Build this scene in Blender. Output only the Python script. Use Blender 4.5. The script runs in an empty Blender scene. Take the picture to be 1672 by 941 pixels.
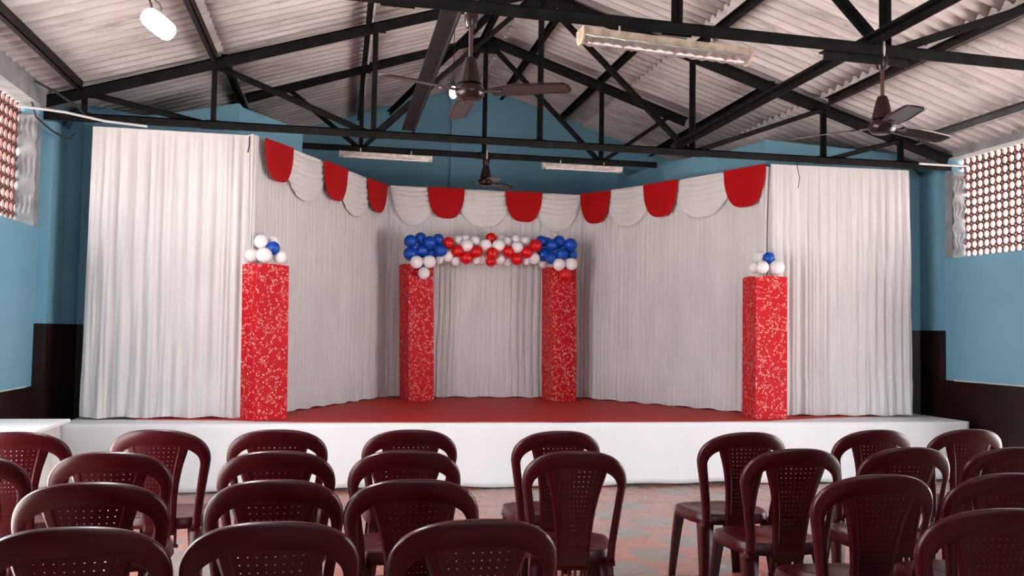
import bpy, bmesh, math, random
from mathutils import Vector, Matrix
random.seed(7)
scene = bpy.context.scene
COL = scene.collection
PI = math.pi

# ------------------------------------------------------------------ helpers
class MB:
    """collects shapes, builds ONE mesh object"""
    def __init__(self):
        self.v = []; self.f = []
    def add(self, vs, fs):
        n = len(self.v)
        self.v += [tuple(p) for p in vs]
        self.f += [tuple(i + n for i in f) for f in fs]
        return self
    def box(self, a, b):
        (x0, y0, z0), (x1, y1, z1) = a, b
        vs = [(x0,y0,z0),(x1,y0,z0),(x1,y1,z0),(x0,y1,z0),(x0,y0,z1),(x1,y0,z1),(x1,y1,z1),(x0,y1,z1)]
        return self.add(vs, [(0,3,2,1),(4,5,6,7),(0,1,5,4),(1,2,6,5),(2,3,7,6),(3,0,4,7)])
    def bar(self, p, q, w, h, up=(0,0,1), off=(0,0)):
        """box from p to q; w sideways, h along up"""
        p = Vector(p); q = Vector(q); d = (q - p).normalized()
        u = Vector(up); s = d.cross(u)
        if s.length < 1e-4: s = d.cross(Vector((0,1,0)))
        s.normalize(); u = s.cross(d).normalized()
        vs = []
        for e in (p, q):
            c = e + s*off[0] + u*off[1]
            for a, b in ((-1,-1),(1,-1),(1,1),(-1,1)):
                vs.append(c + s*(a*w/2) + u*(b*h/2))
        return self.add(vs, [(0,1,2,3),(7,6,5,4),(0,4,5,1),(1,5,6,2),(2,6,7,3),(3,7,4,0)])
    def angle(self, p, q, w, h, t=.008, up=(0,0,1)):
        """L-angle section made of two plates"""
        self.bar(p, q, w, t, up, (0, h/2 - t/2))
        return self.bar(p, q, t, h, up, (w/2 - t/2, 0))
    def tube(self, pts, r, n=10, cap=True):
        pts = [Vector(p) for p in pts]; rs = r if isinstance(r, (list, tuple)) else [r]*len(pts)
        rings = []; prev = None
        for i, p in enumerate(pts):
            d = (pts[min(i+1, len(pts)-1)] - pts[max(i-1, 0)]).normalized()
            a = prev if prev is not None else (Vector((0,0,1)) if abs(d.z) < .9 else Vector((0,1,0)))
            s = d.cross(a).normalized(); u = s.cross(d).normalized(); prev = u
            rings.append([p + (s*math.cos(2*PI*k/n) + u*math.sin(2*PI*k/n))*rs[i] for k in range(n)])
        vs = [v for r_ in rings for v in r_]; fs = []
        for i in range(len(pts)-1):
            for k in range(n):
                fs.append((i*n+k, i*n+(k+1)%n, (i+1)*n+(k+1)%n, (i+1)*n+k))
        if cap:
            fs.append(tuple(range(n-1,-1,-1))); fs.append(tuple((len(pts)-1)*n+k for k in range(n)))
        return self.add(vs, fs)
    def lathe(self, prof, n=28, c=(0,0,0)):
        vs = []; fs = []
        for r, z in prof:
            for k in range(n):
                vs.append((c[0]+r*math.cos(2*PI*k/n), c[1]+r*math.sin(2*PI*k/n), c[2]+z))
        for i in range(len(prof)-1):
            for k in range(n):
                fs.append((i*n+k, i*n+(k+1)%n, (i+1)*n+(k+1)%n, (i+1)*n+k))
        fs.append(tuple(range(n-1,-1,-1))); fs.append(tuple((len(prof)-1)*n+k for k in range(n)))
        return self.add(vs, fs)
    def grid(self, fn, nu, nv):
        vs = [fn(i/nu, j/nv) for j in range(nv+1) for i in range(nu+1)]
        fs = [(j*(nu+1)+i, j*(nu+1)+i+1, (j+1)*(nu+1)+i+1, (j+1)*(nu+1)+i) for j in range(nv) for i in range(nu)]
        return self.add(vs, fs)
    def slab(self, poly, off):
        """closed prism: polygon plus its copy moved by off"""
        n = len(poly); o = Vector(off)
        vs = [Vector(p) for p in poly] + [Vector(p)+o for p in poly]
        fs = [tuple(range(n)), tuple(range(2*n-1, n-1, -1))]
        fs += [(i, n+i, n+(i+1)%n, (i+1)%n) for i in range(n)]
        return self.add(vs, fs)
    def build(self, name, mat, parent=None, smooth=False, solid=0, bevel=0, world=True, fix=True):
        me = bpy.data.meshes.new(name)
        off = Vector(parent_loc(parent)) if (parent is not None and world) else Vector((0,0,0))
        me.from_pydata([tuple(Vector(p) - off) for p in self.v], [], self.f)
        if fix:
            bm = bmesh.new(); bm.from_mesh(me)
            bmesh.ops.recalc_face_normals(bm, faces=bm.faces)
            bm.to_mesh(me); bm.free()
        me.materials.append(mat)
        o = bpy.data.objects.new(name, me); COL.objects.link(o)
        if parent is not None: o.parent = parent
        if smooth:
            for p in me.polygons: p.use_smooth = True
            if smooth != 'all':
                try: me.set_sharp_from_angle(angle=math.radians(38))
                except Exception: pass
        if solid:
            m = o.modifiers.new('solid', 'SOLIDIFY'); m.thickness = solid; m.offset = 0
        if bevel:
            m = o.modifiers.new('bevel', 'BEVEL'); m.width = bevel; m.segments = 2; m.limit_method = 'ANGLE'
        return o

def parent_loc(o):
    v = Vector((0,0,0))
    while o is not None:
        v += Vector(o.location); o = o.parent
    return v

def tag(o, label, cat, group=None, kind=None):
    o['label'] = label; o['category'] = cat
    if group: o['group'] = group
    if kind: o['kind'] = kind
    return o

def thing(name, label, cat, loc=(0,0,0), group=None, rotz=0):
    o = bpy.data.objects.new(name, None); COL.objects.link(o)
    o.empty_display_size = .1
    o.location = loc; o.rotation_euler = (0,0,rotz)
    return tag(o, label, cat, group)

def copy_tree(o, parent=None):
    c = o.copy(); COL.objects.link(c)
    if parent is not None: c.parent = parent
    for ch in list(o.children): copy_tree(ch, c)
    return c

# ------------------------------------------------------------------ materials
def srgb(r, g, b):
    f = lambda c: (c/255/12.92) if c/255 <= .04045 else ((c/255+.055)/1.055)**2.4
    return (f(r), f(g), f(b), 1)

class NT:
    def __init__(self, name):
        self.m = bpy.data.materials.new(name); self.m.use_nodes = True
        self.t = self.m.node_tree; self.b = self.t.nodes['Principled BSDF']
    def n(self, typ, **kw):
        x = self.t.nodes.new(typ)
        for k, v in kw.items():
            if k in x.inputs.keys(): x.inputs[k].default_value = v
            else: setattr(x, k, v)
        return x
    def l(self, a, b): self.t.links.new(a, b)
    def coord(self, scale=(1,1,1), out='Object'):
        tc = self.n('ShaderNodeTexCoord'); mp = self.n('ShaderNodeMapping')
        mp.inputs['Scale'].default_value = scale
        self.l(tc.outputs[out], mp.inputs['Vector']); return mp.outputs['Vector']
    def noise(self, vec, scale, detail=3, rough=.55):
        x = self.n('ShaderNodeTexNoise'); x.inputs['Scale'].default_value = scale
        x.inputs['Detail'].default_value = detail; x.inputs['Roughness'].default_value = rough
        if vec is not None: self.l(vec, x.inputs['Vector'])
        return x.outputs['Fac']
    def ramp(self, fac, stops):
        x = self.n('ShaderNodeValToRGB'); e = x.color_ramp.elements
        while len(e) < len(stops): e.new(.5)
        for i, (p, c) in enumerate(stops):
            e[i].position = p; e[i].color = c if len(c) == 4 else (*c, 1)
        self.l(fac, x.inputs['Fac']); return x.outputs['Color']
    def math(self, op, a, b=None, c=None):
        x = self.n('ShaderNodeMath'); x.operation = op
        for i, v in enumerate((a, b, c)):
            if v is None: continue
            if isinstance(v, (int, float)): x.inputs[i].default_value = v
            else: self.l(v, x.inputs[i])
        return x.outputs[0]
    def mix(self, fac, a, b, blend='MIX'):
        x = self.n('ShaderNodeMix'); x.data_type = 'RGBA'; x.blend_type = blend
        for s, v in ((x.inputs['Factor'], fac), (x.inputs[6], a), (x.inputs[7], b)):
            if isinstance(v, (int, float, tuple)): s.default_value = v
            else: self.l(v, s)
        return x.outputs[2]
    def bump(self, h, strength=.3, dist=.01):
        x = self.n('ShaderNodeBump'); x.inputs['Strength'].default_value = strength
        x.inputs['Distance'].default_value = dist
        self.l(h, x.inputs['Height']); self.l(x.outputs['Normal'], self.b.inputs['Normal'])
    def set(self, **kw):
        for k, v in kw.items():
            k = k.replace('_', ' ')
            s = self.b.inputs[k]
            if isinstance(v, (int, float, tuple)): s.default_value = v
            else: self.l(v, s)
        return self

def plain(name, col, rough=.5, metal=0, vary=.08, scale=6, spec=.5, sheen=0, bump=0):
    m = NT(name); vec = m.coord()
    nz = m.noise(vec, scale)
    dark = tuple(c*(1-vary*2.2) for c in col[:3]) + (1,)
    lite = tuple(min(1, c*(1+vary)) for c in col[:3]) + (1,)
    m.set(Base_Color=m.ramp(nz, [(.3, dark), (.7, lite)]), Roughness=rough, Metallic=metal, Specular_IOR_Level=spec)
    if sheen: m.set(Sheen_Weight=sheen)
    if bump: m.bump(m.noise(vec, scale*8), bump, .004)
    return m.m

M = {}
M['steel_black'] = plain('black_painted_steel', (.0075,.0070,.0072,1), .62, vary=.35, scale=9, spec=.14, bump=.15)
M['purlin_brown'] = plain('dark_brown_painted_steel', (.020,.0145,.014,1), .6, vary=.3, scale=8, spec=.16)
M['purlin_grey'] = plain('grey_painted_steel', (.10,.105,.105,1), .6, vary=.2, scale=8)
M['tie_grey'] = plain('dark_grey_painted_steel', (.019,.018,.0185,1), .6, vary=.2, scale=8, spec=.14)
M['concrete'] = plain('grey_concrete', (.30,.31,.32,1), .9, vary=.15, scale=5, bump=.5)
M['fan_brown'] = plain('brown_enamel', (.017,.0075,.007,1), .24, vary=.1, scale=5, spec=.28)
M['fan_rod'] = plain('dark_rod_paint', (.05,.022,.02,1), .3, vary=.1)
M['white_metal'] = plain('chipped_white_enamel', (.62,.56,.52,1), .4, vary=.2, scale=14)
M['cream_metal'] = plain('yellowed_cream_enamel', (.50,.40,.30,1), .4, vary=.25, scale=10)
M['mirror_tin'] = plain('reflector_tin', (.75,.72,.70,1), .22, metal=.8, vary=.15, scale=18)
M['pvc_white'] = plain('white_conduit_plastic', (.72,.72,.72,1), .35, vary=.05)
M['cable_black'] = plain('black_cable_rubber', (.012,.012,.012,1), .5, vary=.1)
M['string'] = plain('white_string', (.6,.58,.55,1), .8, vary=.05)
M['plywood_dark'] = plain('dark_stage_boards', (.05,.035,.03,1), .7, vary=.2)
M['table_white'] = plain('white_table_plastic', (.82,.82,.82,1), .35, vary=.03)
M['table_cloth'] = plain('white_table_cloth', (.66,.65,.65,1), .85, vary=.05)
M['tube_glass'] = plain('unlit_white_tube_glass', (.8,.8,.8,1), .15, vary=.02)

def mk_maroon():
    m = NT('maroon_moulded_plastic'); vec = m.coord()
    nz = m.noise(vec, 7)
    m.set(Base_Color=m.ramp(nz, [(.3, (.035,.0010,.0028,1)), (.75, (.047,.0015,.0038,1))]),
          Roughness=m.ramp(m.noise(vec, 6, 1), [(.3, (.29,)*3), (.7, (.33,)*3)]), Specular_IOR_Level=.26)
    return m.m
M['maroon'] = mk_maroon()

def mk_cloth(name, col, stain=.06, transl=.0):
    m = NT(name); vec = m.coord((1,1,.35))
    nz = m.noise(vec, 3.5, 4)
    c2 = tuple(c*(1-stain*2) for c in col[:3]) + (1,)
    m.set(Base_Color=m.ramp(nz, [(.3, c2), (.7, col)]), Roughness=.7, Specular_IOR_Level=.15, Sheen_Weight=.05)
    m.bump(m.noise(m.coord((60,60,3)), 6, 3), .12, .003)
    return m.m
M['curtain'] = mk_cloth('white_satin_curtain', (.66,.64,.64,1))
M['swag_white'] = mk_cloth('white_swag_satin', (.70,.68,.675,1))
M['swag_red'] = mk_cloth('red_swag_satin', (.43,.0012,.0030,1), .10)
M['skirt'] = mk_cloth('white_stage_cloth', (.73,.73,.745,1), .03)

def mk_carpet():
    m = NT('red_carpet'); vec = m.coord((1,2.5,1))
    nz = m.noise(vec, 1.6, 5)
    m.set(Base_Color=m.ramp(nz, [(.3, (.38,.007,.006,1)), (.7, (.48,.015,.011,1))]), Roughness=.62, Specular_IOR_Level=.35)
    m.bump(m.noise(m.coord(), 260, 2), .25, .003)
    return m.m
M['carpet'] = mk_carpet()

def mk_blue():
    m = NT('blue_wall_paint'); vec = m.coord()
    a = m.noise(vec, 1.2, 5, .6); b = m.noise(vec, 14, 4)
    c = m.ramp(a, [(.3, (.155,.355,.475,1)), (.7, (.195,.41,.53,1))])
    c = m.mix(m.math('MULTIPLY', b, .25), c, (.19,.37,.47,1))
    m.set(Base_Color=c, Roughness=.55, Specular_IOR_Level=.3)
    m.bump(m.noise(vec, 30, 4), .12, .004)
    return m.m
M['blue'] = mk_blue()
M['dado'] = plain('dark_brown_gloss_paint', (.020,.0075,.0065,1), .36, vary=.2, scale=3, spec=.22)
M['trim_white'] = plain('thin_white_paint_line', (.6,.62,.62,1), .6)
M['terracotta'] = plain('terracotta_lattice_clay', (.15,.062,.052,1), .85, vary=.25, scale=9, bump=.3)

def mk_roof():
    m = NT('weathered_cement_sheet')
    vec = m.coord((.35,1.6,1)); fine = m.coord((.5,4.5,1))
    a = m.noise(vec, 2.2, 6, .65); b = m.noise(fine, 5, 5, .7); c = m.noise(m.coord((2.5,14,1)), 3.5, 3, .7)
    col = m.ramp(a, [(.30, (.36,.33,.325,1)), (.52, (.52,.485,.48,1)), (.75, (.63,.595,.59,1))])
    col = m.mix(m.ramp(b, [(.28, (.8,)*3), (.44, (0,)*3)]), col, (.24,.215,.21,1))
    col = m.mix(m.ramp(c, [(.20, (.8,)*3), (.32, (0,)*3)]), col, (.075,.07,.07,1))
    m.set(Base_Color=col, Roughness=.92, Specular_IOR_Level=.15)
    m.bump(m.noise(m.coord(), 22, 4), .3, .006)
    return m.m
M['roof'] = mk_roof()

def mk_tiles():
    m = NT('red_and_grey_stone_tiles'); T = .32
    tc = m.n('ShaderNodeTexCoord'); sp = m.n('ShaderNodeSeparateXYZ'); m.l(tc.outputs['Object'], sp.inputs[0])
    u = m.math('DIVIDE', sp.outputs[0], T); v = m.math('DIVIDE', sp.outputs[1], T)
    fu = m.math('FLOOR', u); fv = m.math('FLOOR', v)
    cb = m.n('ShaderNodeCombineXYZ'); m.l(fu, cb.inputs[0]); m.l(fv, cb.inputs[1])
    wn = m.n('ShaderNodeTexWhiteNoise'); wn.noise_dimensions = '2D'; m.l(cb.outputs[0], wn.inputs['Vector'])
    par = m.math('MODULO', m.math('ADD', m.math('ABSOLUTE', fu), m.math('ABSOLUTE', fv)), 2)
    sel = m.math('ADD', m.math('MULTIPLY', par, .34), m.math('MULTIPLY', wn.outputs['Value'], .66))
    isgrey = m.math('GREATER_THAN', sel, .60)
    vec = m.coord((1,1,1)); nz = m.noise(vec, 5, 3, .5); nf = m.noise(m.coord((1,3,1)), 9, 5)
    red = m.ramp(nz, [(.3, (.30,.085,.060,1)), (.7, (.38,.135,.10,1))])
    gry = m.ramp(nz, [(.3, (.15,.135,.12,1)), (.7, (.21,.19,.17,1))])
    c = m.mix(isgrey, red, gry)
    c = m.mix(m.math('MULTIPLY', nf, .3), c, (.36,.19,.155,1))
    du = m.math('ABSOLUTE', m.math('SUBTRACT', m.math('FRACT', u), .5)); dv = m.math('ABSOLUTE', m.math('SUBTRACT', m.math('FRACT', v), .5))
    edge = m.math('GREATER_THAN', m.math('MAXIMUM', du, dv), .488)
    c = m.mix(m.math('MULTIPLY', edge, .35), c, (.30,.22,.19,1))
    m.set(Base_Color=c, Roughness=m.ramp(nz, [(.3, (.20,)*3), (.7, (.30,)*3)]), Specular_IOR_Level=.5)
    m.bump(m.math('MULTIPLY', edge, -.6), .12, .003)
    return m.m
M['tiles'] = mk_tiles()

def mk_floral():
    """red wrapping paper with chains of small pale ring flowers"""
    m = NT('red_floral_wrap'); vec = m.coord()
    def vor(scale, feature):
        x = m.n('ShaderNodeTexVoronoi'); x.feature = feature; x.inputs['Scale'].default_value = scale
        m.l(vec, x.inputs['Vector']); return x.outputs['Distance']
    big = vor(10.5, 'DISTANCE_TO_EDGE'); ctr = vor(10.5, 'F1'); sm = vor(40, 'F1')
    band = m.math('LESS_THAN', big, .14)
    ring = m.math('MULTIPLY', m.math('GREATER_THAN', sm, .29), m.math('LESS_THAN', sm, .43))
    brk = m.math('GREATER_THAN', m.noise(vec, 75, 1), .48)
    fl = m.math('MULTIPLY', m.math('MULTIPLY', band, ring), brk)
    dot = m.math('LESS_THAN', ctr, .075)
    fac = m.math('MAXIMUM', fl, dot)
    red = m.ramp(m.noise(vec, 4), [(.3, (.44,.0025,.010,1)), (.7, (.51,.0045,.014,1))])
    m.set(Base_Color=m.mix(m.math('MULTIPLY', fac, .95), red, (.74,.54,.44,1)), Roughness=.5, Specular_IOR_Level=.12)
    m.bump(m.noise(vec, 3, 2), .25, .01)
    return m.m
M['floral'] = mk_floral()

def mk_balloon(name, col):
    m = NT(name); nz = m.noise(m.coord(), 5)
    m.set(Base_Color=m.ramp(nz, [(.2, tuple(c*.93 for c in col[:3])+(1,)), (.8, col)]), Roughness=.33, Specular_IOR_Level=.4,
          Subsurface_Weight=.12, Subsurface_Radius=(.03,.03,.03), Subsurface_Scale=.4)
    return m.m
M['bal_w'] = mk_balloon('white_balloon_rubber', (.80,.76,.77,1))
M['bal_b'] = mk_balloon('blue_balloon_rubber', (.0012,.062,.40,1))
M['bal_r'] = mk_balloon('red_balloon_rubber', (.58,.0025,.004,1))

def mk_emit(name, col, s):
    m = NT(name)
    lw = m.n('ShaderNodeTexNoise'); lw.inputs['Scale'].default_value = 4
    m.set(Base_Color=(.9,.9,.9,1), Emission_Color=col, Emission_Strength=s)
    return m.m
M['bulb'] = mk_emit('lit_bulb_glass', (1,.98,.95,1), 4)
M['led'] = mk_emit('lit_led_diffuser', (1,.98,.95,1), 120)

# ------------------------------------------------------------------ setting
XL, XR, XC = -2.6, 6.5, 1.88          # side walls, ridge
ZR, SL = 4.95, .313                   # underside of the sheets at the ridge, roof pitch
Y0, YG = -2.6, 12.55                  # open entrance end, gable wall
def roofz(x): return ZR - SL*abs(x - XC)

def struct(name, mb, mat, label, cat, **kw):
    o = mb.build(name, mat, **kw)
    return tag(o, label, cat, None, 'structure')

struct('floor', MB().box((XL-.3, Y0, -.12), (XR+.3, YG+.2, 0)), M['tiles'], 'red and grey checkered stone tile floor of the hall', 'floor')

# corrugated ceiling: three rows of sheets on each slope, every lower row tucked under the one above
mb = MB()
PITCH, AMP = .146, .027
def sheet(xa, xb, drop, yshift):
    ny = int((YG + .25 - Y0)/(PITCH/8))
    nx = 3
    def fn(u, v):
        x = xa + (xb - xa)*u; y = Y0 + v*(YG + .25 - Y0)
        z = roofz(x) - drop + AMP + AMP*max(-1, min(1, 1.45*math.sin(2*PI*(y + yshift)/PITCH))) + .004*math.sin(3.1*y + 2*x)
        return (x, y, z)
    mb.grid(fn, nx, ny)
sheet(XC, 3.58, 0, 0); sheet(3.44, 5.08, .022, .0); sheet(4.93, XR+.75, .044, 0)
sheet(XC, .14, 0, .03); sheet(.28, -1.24, .022, .03); sheet(-1.10, XL-.75, .044, .03)
mb.grid(lambda u, v: (XC + (u-.5)*.5, Y0 + v*(YG+.25-Y0), ZR + .09 - abs(u-.5)*.16), 2, 4)
struct('ceiling', mb, M['roof'], 'weathered grey corrugated cement roof sheets sloping from a ridge', 'ceiling', smooth='all', solid=.007)

# side walls: (lower wall, wall above the lattice, dado), lattice opening from y=-3.4 to the pilaster
def side_wall(name, X, s, y_end, zs0, zs1, ztop, door, dado_z, lab):
    T = .22
    mb = MB()
    xo = X + s*T
    def bx(ya, yb, za, zb): mb.box((min(X, xo), ya, za), (max(X, xo), yb, zb))
    da, db, dh = door
    bx(Y0, da, dado_z, zs0); bx(db, y_end + .6, dado_z, zs0); bx(da, db, dh, zs0)
    bx(Y0, 1.6, zs0, ztop); bx(y_end + .16, y_end + .6, zs0, 3.24)
    bx(y_end + .6, YG + .15, 0, roofz(xo) + .10)
    bx(y_end + (.05 if s < 0 else .085), y_end + .6, 3.24, roofz(xo) + .10)
    o = struct('wall_' + name, mb, M['blue'], lab, 'wall')
    mb = MB()
    for ya, yb in ((Y0, da), (db, y_end + .6)):
        mb.box((min(X - s*.004, xo), ya, 0), (max(X - s*.004, xo), yb, dado_z))
    d = mb.build('dado', M['dado'], o); d['label'] = 'dark brown glossy lower wall band'
    t = MB().box((min(X - s*.006, X), db, dado_z - .004), (max(X - s*.006, X), y_end - .0, dado_z + .008)).build('paint_line', M['trim_white'], o)
    c = MB().box((min(X, xo) - .02, Y0, ztop - .02), (max(X, xo) + .02, y_end + .55, ztop + (0.175 if s < 0 else .13))).build('wall_plate', M['concrete'], o)
    c['label'] = 'grey concrete beam along the top of the lattice'
    # rough jamb block closing the lattice opening at its far end
    j = MB()
    def fj(u, v):
        y = y_end + .012*math.sin(v*41) + .010*math.sin(v*23 + u*6) + .006*math.sin(u*31 + v*9)
        return (X + s*T*u - s*.0, y, zs0 + (3.235 - zs0)*v)
    j.grid(fj, 10, 60)
    j.box((min(X + s*.004, xo), y_end + .025, zs0), (max(X + s*.004, xo), y_end + .16, 3.235))
    j.box((min(X - s*.002, xo), y_end - .0, 3.20), (max(X - s*.002, xo), y_end + .16, 3.24))
    jo = j.build('rough_jamb', M['concrete'], o, smooth=True); jo['label'] = 'rough unpainted cement jamb'
    return o
WL = side_wall('left', XL, -1, 8.36, 2.268, 0, 3.345, (2.6, 6.0, 2.1), .885, 'left side wall painted light blue above a dark brown dado')
WR = side_wall('right', XR, 1, 8.56, 2.306, 0, 3.405, (3.2, 6.2, 2.1), .985, 'right side wall painted light blue above a dark brown dado')

# lattice screens with real diamond holes
def lattice(name, X, s, ya, yb, za, zb, cell, lab):
    t = .022; x0 = X + s*.15; x1 = x0 + s*t
    h = cell/2; sm = cell*.17
    octo = [(h, -(h-sm)), (h, h-sm), (h-sm, h), (-(h-sm), h), (-h, h-sm), (-h, -(h-sm)), (-(h-sm), -h), (h-sm, -h)]
    a = cell*.395; b = cell*.14
    hole = [(a, -b), (a, b), (b, a), (-b, a), (-a, b), (-a, -b), (-b, -a), (b, -a)]
    mb = MB(); ny = int(round((yb-ya)/cell)); nz = int(round((zb-za)/cell))
    for i in range(ny):
        for k in range(nz):
            cy = yb - (i+.5)*cell; cz = zb - (k+.5)*cell
            vs = [(x, cy+p, cz+q) for x in (x0, x1) for ring in (octo, hole) for p, q in ring]
            fs = []
            for e in range(8):
                n = (e+1) % 8
                fs.append((e, n, 8+n, 8+e)); fs.append((16+n, 16+e, 24+e, 24+n))
                fs.append((8+e, 8+n, 24+n, 24+e))
                if e in (1, 3, 5, 7): fs.append((n, e, 16+e, 16+n))
            mb.add(vs, fs)
    return struct(name, mb, M['terracotta'], lab, 'lattice window', fix=False)
lattice('window_1', XL, -1, 1.6, 8.42, 2.268, 3.345, .0980, 'red clay lattice window high in the left wall, daylight behind')
lattice('window_2', XR, 1, 1.6, 8.66, 2.306, 3.405, .0915, 'red clay lattice window high in the right wall, daylight behind')

# pilasters, wing walls, niche walls and gable behind the stage
def wall_run(name, pts, dado, lab, out):
    """pts = [(x, y, ztop)...]; vertical wall faces with 12 cm body on the outer side"""
    N = len(pts); q = [Vector((p[0], p[1], 0)) for p in pts]
    ns = [Vector(((b_-a_).y, -(b_-a_).x, 0)).normalized()*out for a_, b_ in zip(q, q[1:])]
    mi = []
    for i in range(N):                       # mitred normals so the wall body never overlaps itself
        a_ = ns[max(0, i-1)]; b_ = ns[min(N-2, i)]; m_ = (a_ + b_).normalized()
        mi.append(m_/max(.35, m_.dot(b_)))
    def strip(off0, off1, lo, his):
        k = MB(); vs = []
        for i in range(N):
            f = q[i] + mi[i]*off0; g_ = q[i] + mi[i]*off1; h = his[i]
            vs += [(f.x,f.y,lo), (f.x,f.y,h), (g_.x,g_.y,h), (g_.x,g_.y,lo)]
        fs = [(i*4+j, i*4+(j+1)%4, (i+1)*4+(j+1)%4, (i+1)*4+j) for i in range(N-1) for j in range(4)]
        fs += [(3,2,1,0), ((N-1)*4, (N-1)*4+1, (N-1)*4+2, (N-1)*4+3)]
        return k.add(vs, fs)
    mb = strip(0, .07, dado, [p[2] for p in pts]); md = strip(-.004, .068, 0, [dado]*N)
    o = struct(name, mb, M['blue'], lab, 'wall')
    d = md.build('dado', M['dado'], o); d['label'] = 'dark brown glossy lower wall band'
    return o
wall_run('wall_left_wing', [(-2.62,8.50,3.22), (-2.50,8.50,3.22), (-2.50,8.93,3.24), (-2.46,9.28,3.57), (-1.90,9.30,3.49), (-1.02,9.30,3.68), (-.99,9.36,3.65), (-.43,10.15,3.63), (-1.3,11.0,3.9), (-1.6,12.6,3.85)], 1.43,
         'blue painted wing wall left of the stage behind the white curtain', -1)
wall_run('wall_right_wing', [(6.52,8.70,3.25), (6.42,8.70,3.25), (6.42,9.02,3.27), (6.20,9.12,3.53), (4.60,9.14,3.60), (4.42,9.99,3.60), (4.02,10.75,3.62), (3.92,11.9,3.62), (4.0,12.6,3.9)], 1.52,
         'blue painted wing wall right of the stage behind the white curtain', 1)
g = MB()
g.slab([(XL-.2,YG,0), (XR+.2,YG,0), (XR+.2,YG,roofz(XR+.2)+.07), (5.0,YG,roofz(5.0)+.07), (XC,YG,ZR+.08), (XL-.2,YG,roofz(XL-.2)+.07)], (0,.15,0))
g.box((1.51,YG-.06,0), (1.73,YG,4.86))
e = MB()   # entrance end behind the camera; its high openings are added to light the roof 
for xa, xb, za, zb in ((XL-.2, XR+.2, 0, 2.45), (XL-.2, -.6, 2.45, 3.3), (4.4, XR+.2, 2.45, 3.3), (1.7, 2.1, 2.45, 3.3)):
    e.box((xa, Y0-.2, za), (xb, Y0, zb))
e.slab([(XL-.2,Y0-.2,3.3), (XR+.2,Y0-.2,3.3), (XR+.2,Y0-.2,roofz(XR+.2)+.02), (XC,Y0-.2,ZR+.02), (XL-.2,Y0-.2,roofz(XL-.2)+.02)], (0,.2,0))
struct('wall_front', e, M['blue'], 'blue entrance end wall of the hall with two high openings added for light', 'wall')
struct('wall_back', g, M['blue'], 'blue gable end wall above and behind the stage backdrop', 'wall')

# ------------------------------------------------------------------ roof trusses
def truss(label, y_of, x0, x1, zb, apex, slope, verts, diags, sizes, extra=None, bx1=None):
    """y_of(x): the plane the truss stands in"""
    bw, bh, tw, th, m = sizes
    xa = (x0 + x1)/2 if apex is None else apex[0]
    za = apex[1]
    top = lambda x: za - slope*abs(x - xa)
    P = lambda x, z: Vector((x, y_of(x), z))
    t = thing('roof_truss', label, 'roof truss', (xa, y_of(xa), zb), 'black steel roof trusses')
    MB().angle(P(x0, zb), P(bx1 or x1, zb), bw, bh, .010).build('bottom_chord', M['steel_black'], t)
    for xe in (x0, x1):
        k = MB().angle(P(xe, top(xe)), P(xa, za), tw, th, .012)
        k.build('top_chord', M['steel_black'], t)
    for x in verts:
        MB().angle(P(x, zb - bh*.3), P(x, top(x)), m, m, .007, (1,0,0)).build('vertical_strut', M['steel_black'], t)
    for (xs, zs), (xe, ze) in diags:
        za_ = zb if zs == 'b' else top(xs); zb_ = zb if ze == 'b' else top(xe)
        q = MB().angle(P(xs, za_) + Vector((0,.02,0)), P(xe, zb_) + Vector((0,.02,0)), m, m, .007, (0,0,1))
        q.build('diagonal_strut', M['steel_black'], t)
    for x in verts:                      # one gusset plate per node
        for z in (zb, top(x)):
            w = .10
            MB().slab([P(x-w, z-.035), P(x+w, z-.035), P(x+w*.6, z+.05), P(x-w*.6, z+.05)], (0,.008,0)).build('gusset_plate', M['steel_black'], t)
    MB().slab([P(xa-.20, za-.17), P(xa+.20, za-.17), P(xa+.05, za+.02), P(xa-.05, za+.02)], (0,.01,0)).build('gusset_plate', M['steel_black'], t)
    if extra: extra(t, P, top)
    return t
def t1_extra(t, P, top):
    MB().angle(P(3.0,3.225), P(3.62,3.225), .06, .06, .01).build('splice_plate', M['steel_black'], t)
yT1 = lambda x: 5.05 + .053*(x - .3)
DI = [((.29,'b'),(-1.17,'t')), ((.29,'b'),(1.88,'t')), ((3.49,'b'),(1.88,'t')), ((3.49,'b'),(4.96,'t')), ((4.96,'b'),(5.86,'t')), ((-1.17,'b'),(-2.25,'t'))]
truss('black steel truss nearest the camera, carrying two ceiling fans', yT1, -2.6, 6.5, 3.292, (1.9, 4.80), .313, [-2.28,-1.17,.29,2.0,3.47,4.96,5.86], DI, (.075,.075,.08,.10,.055), t1_extra)
truss('black steel truss just above the front edge of the stage', lambda x: 8.55, -2.62, 6.45, 3.275, (1.86, 4.79), .313, [-2.28,-1.17,.29,1.91,3.50,4.96,5.86], DI, (.07,.075,.07,.105,.05))
DJ = [((.21,'b'),(-.6,'t')), ((.21,'b'),(1.62,'t')), ((3.03,'b'),(1.62,'t')), ((3.03,'b'),(3.9,'t'))]
truss('black steel truss farthest back, over the middle of the stage', lambda x: 10.2, -1.05, 4.10, 3.458, (1.62, 4.84), .335, [.21,1.62,3.03], DJ, (.065,.07,.07,.10,.048), None, 3.72)

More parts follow.
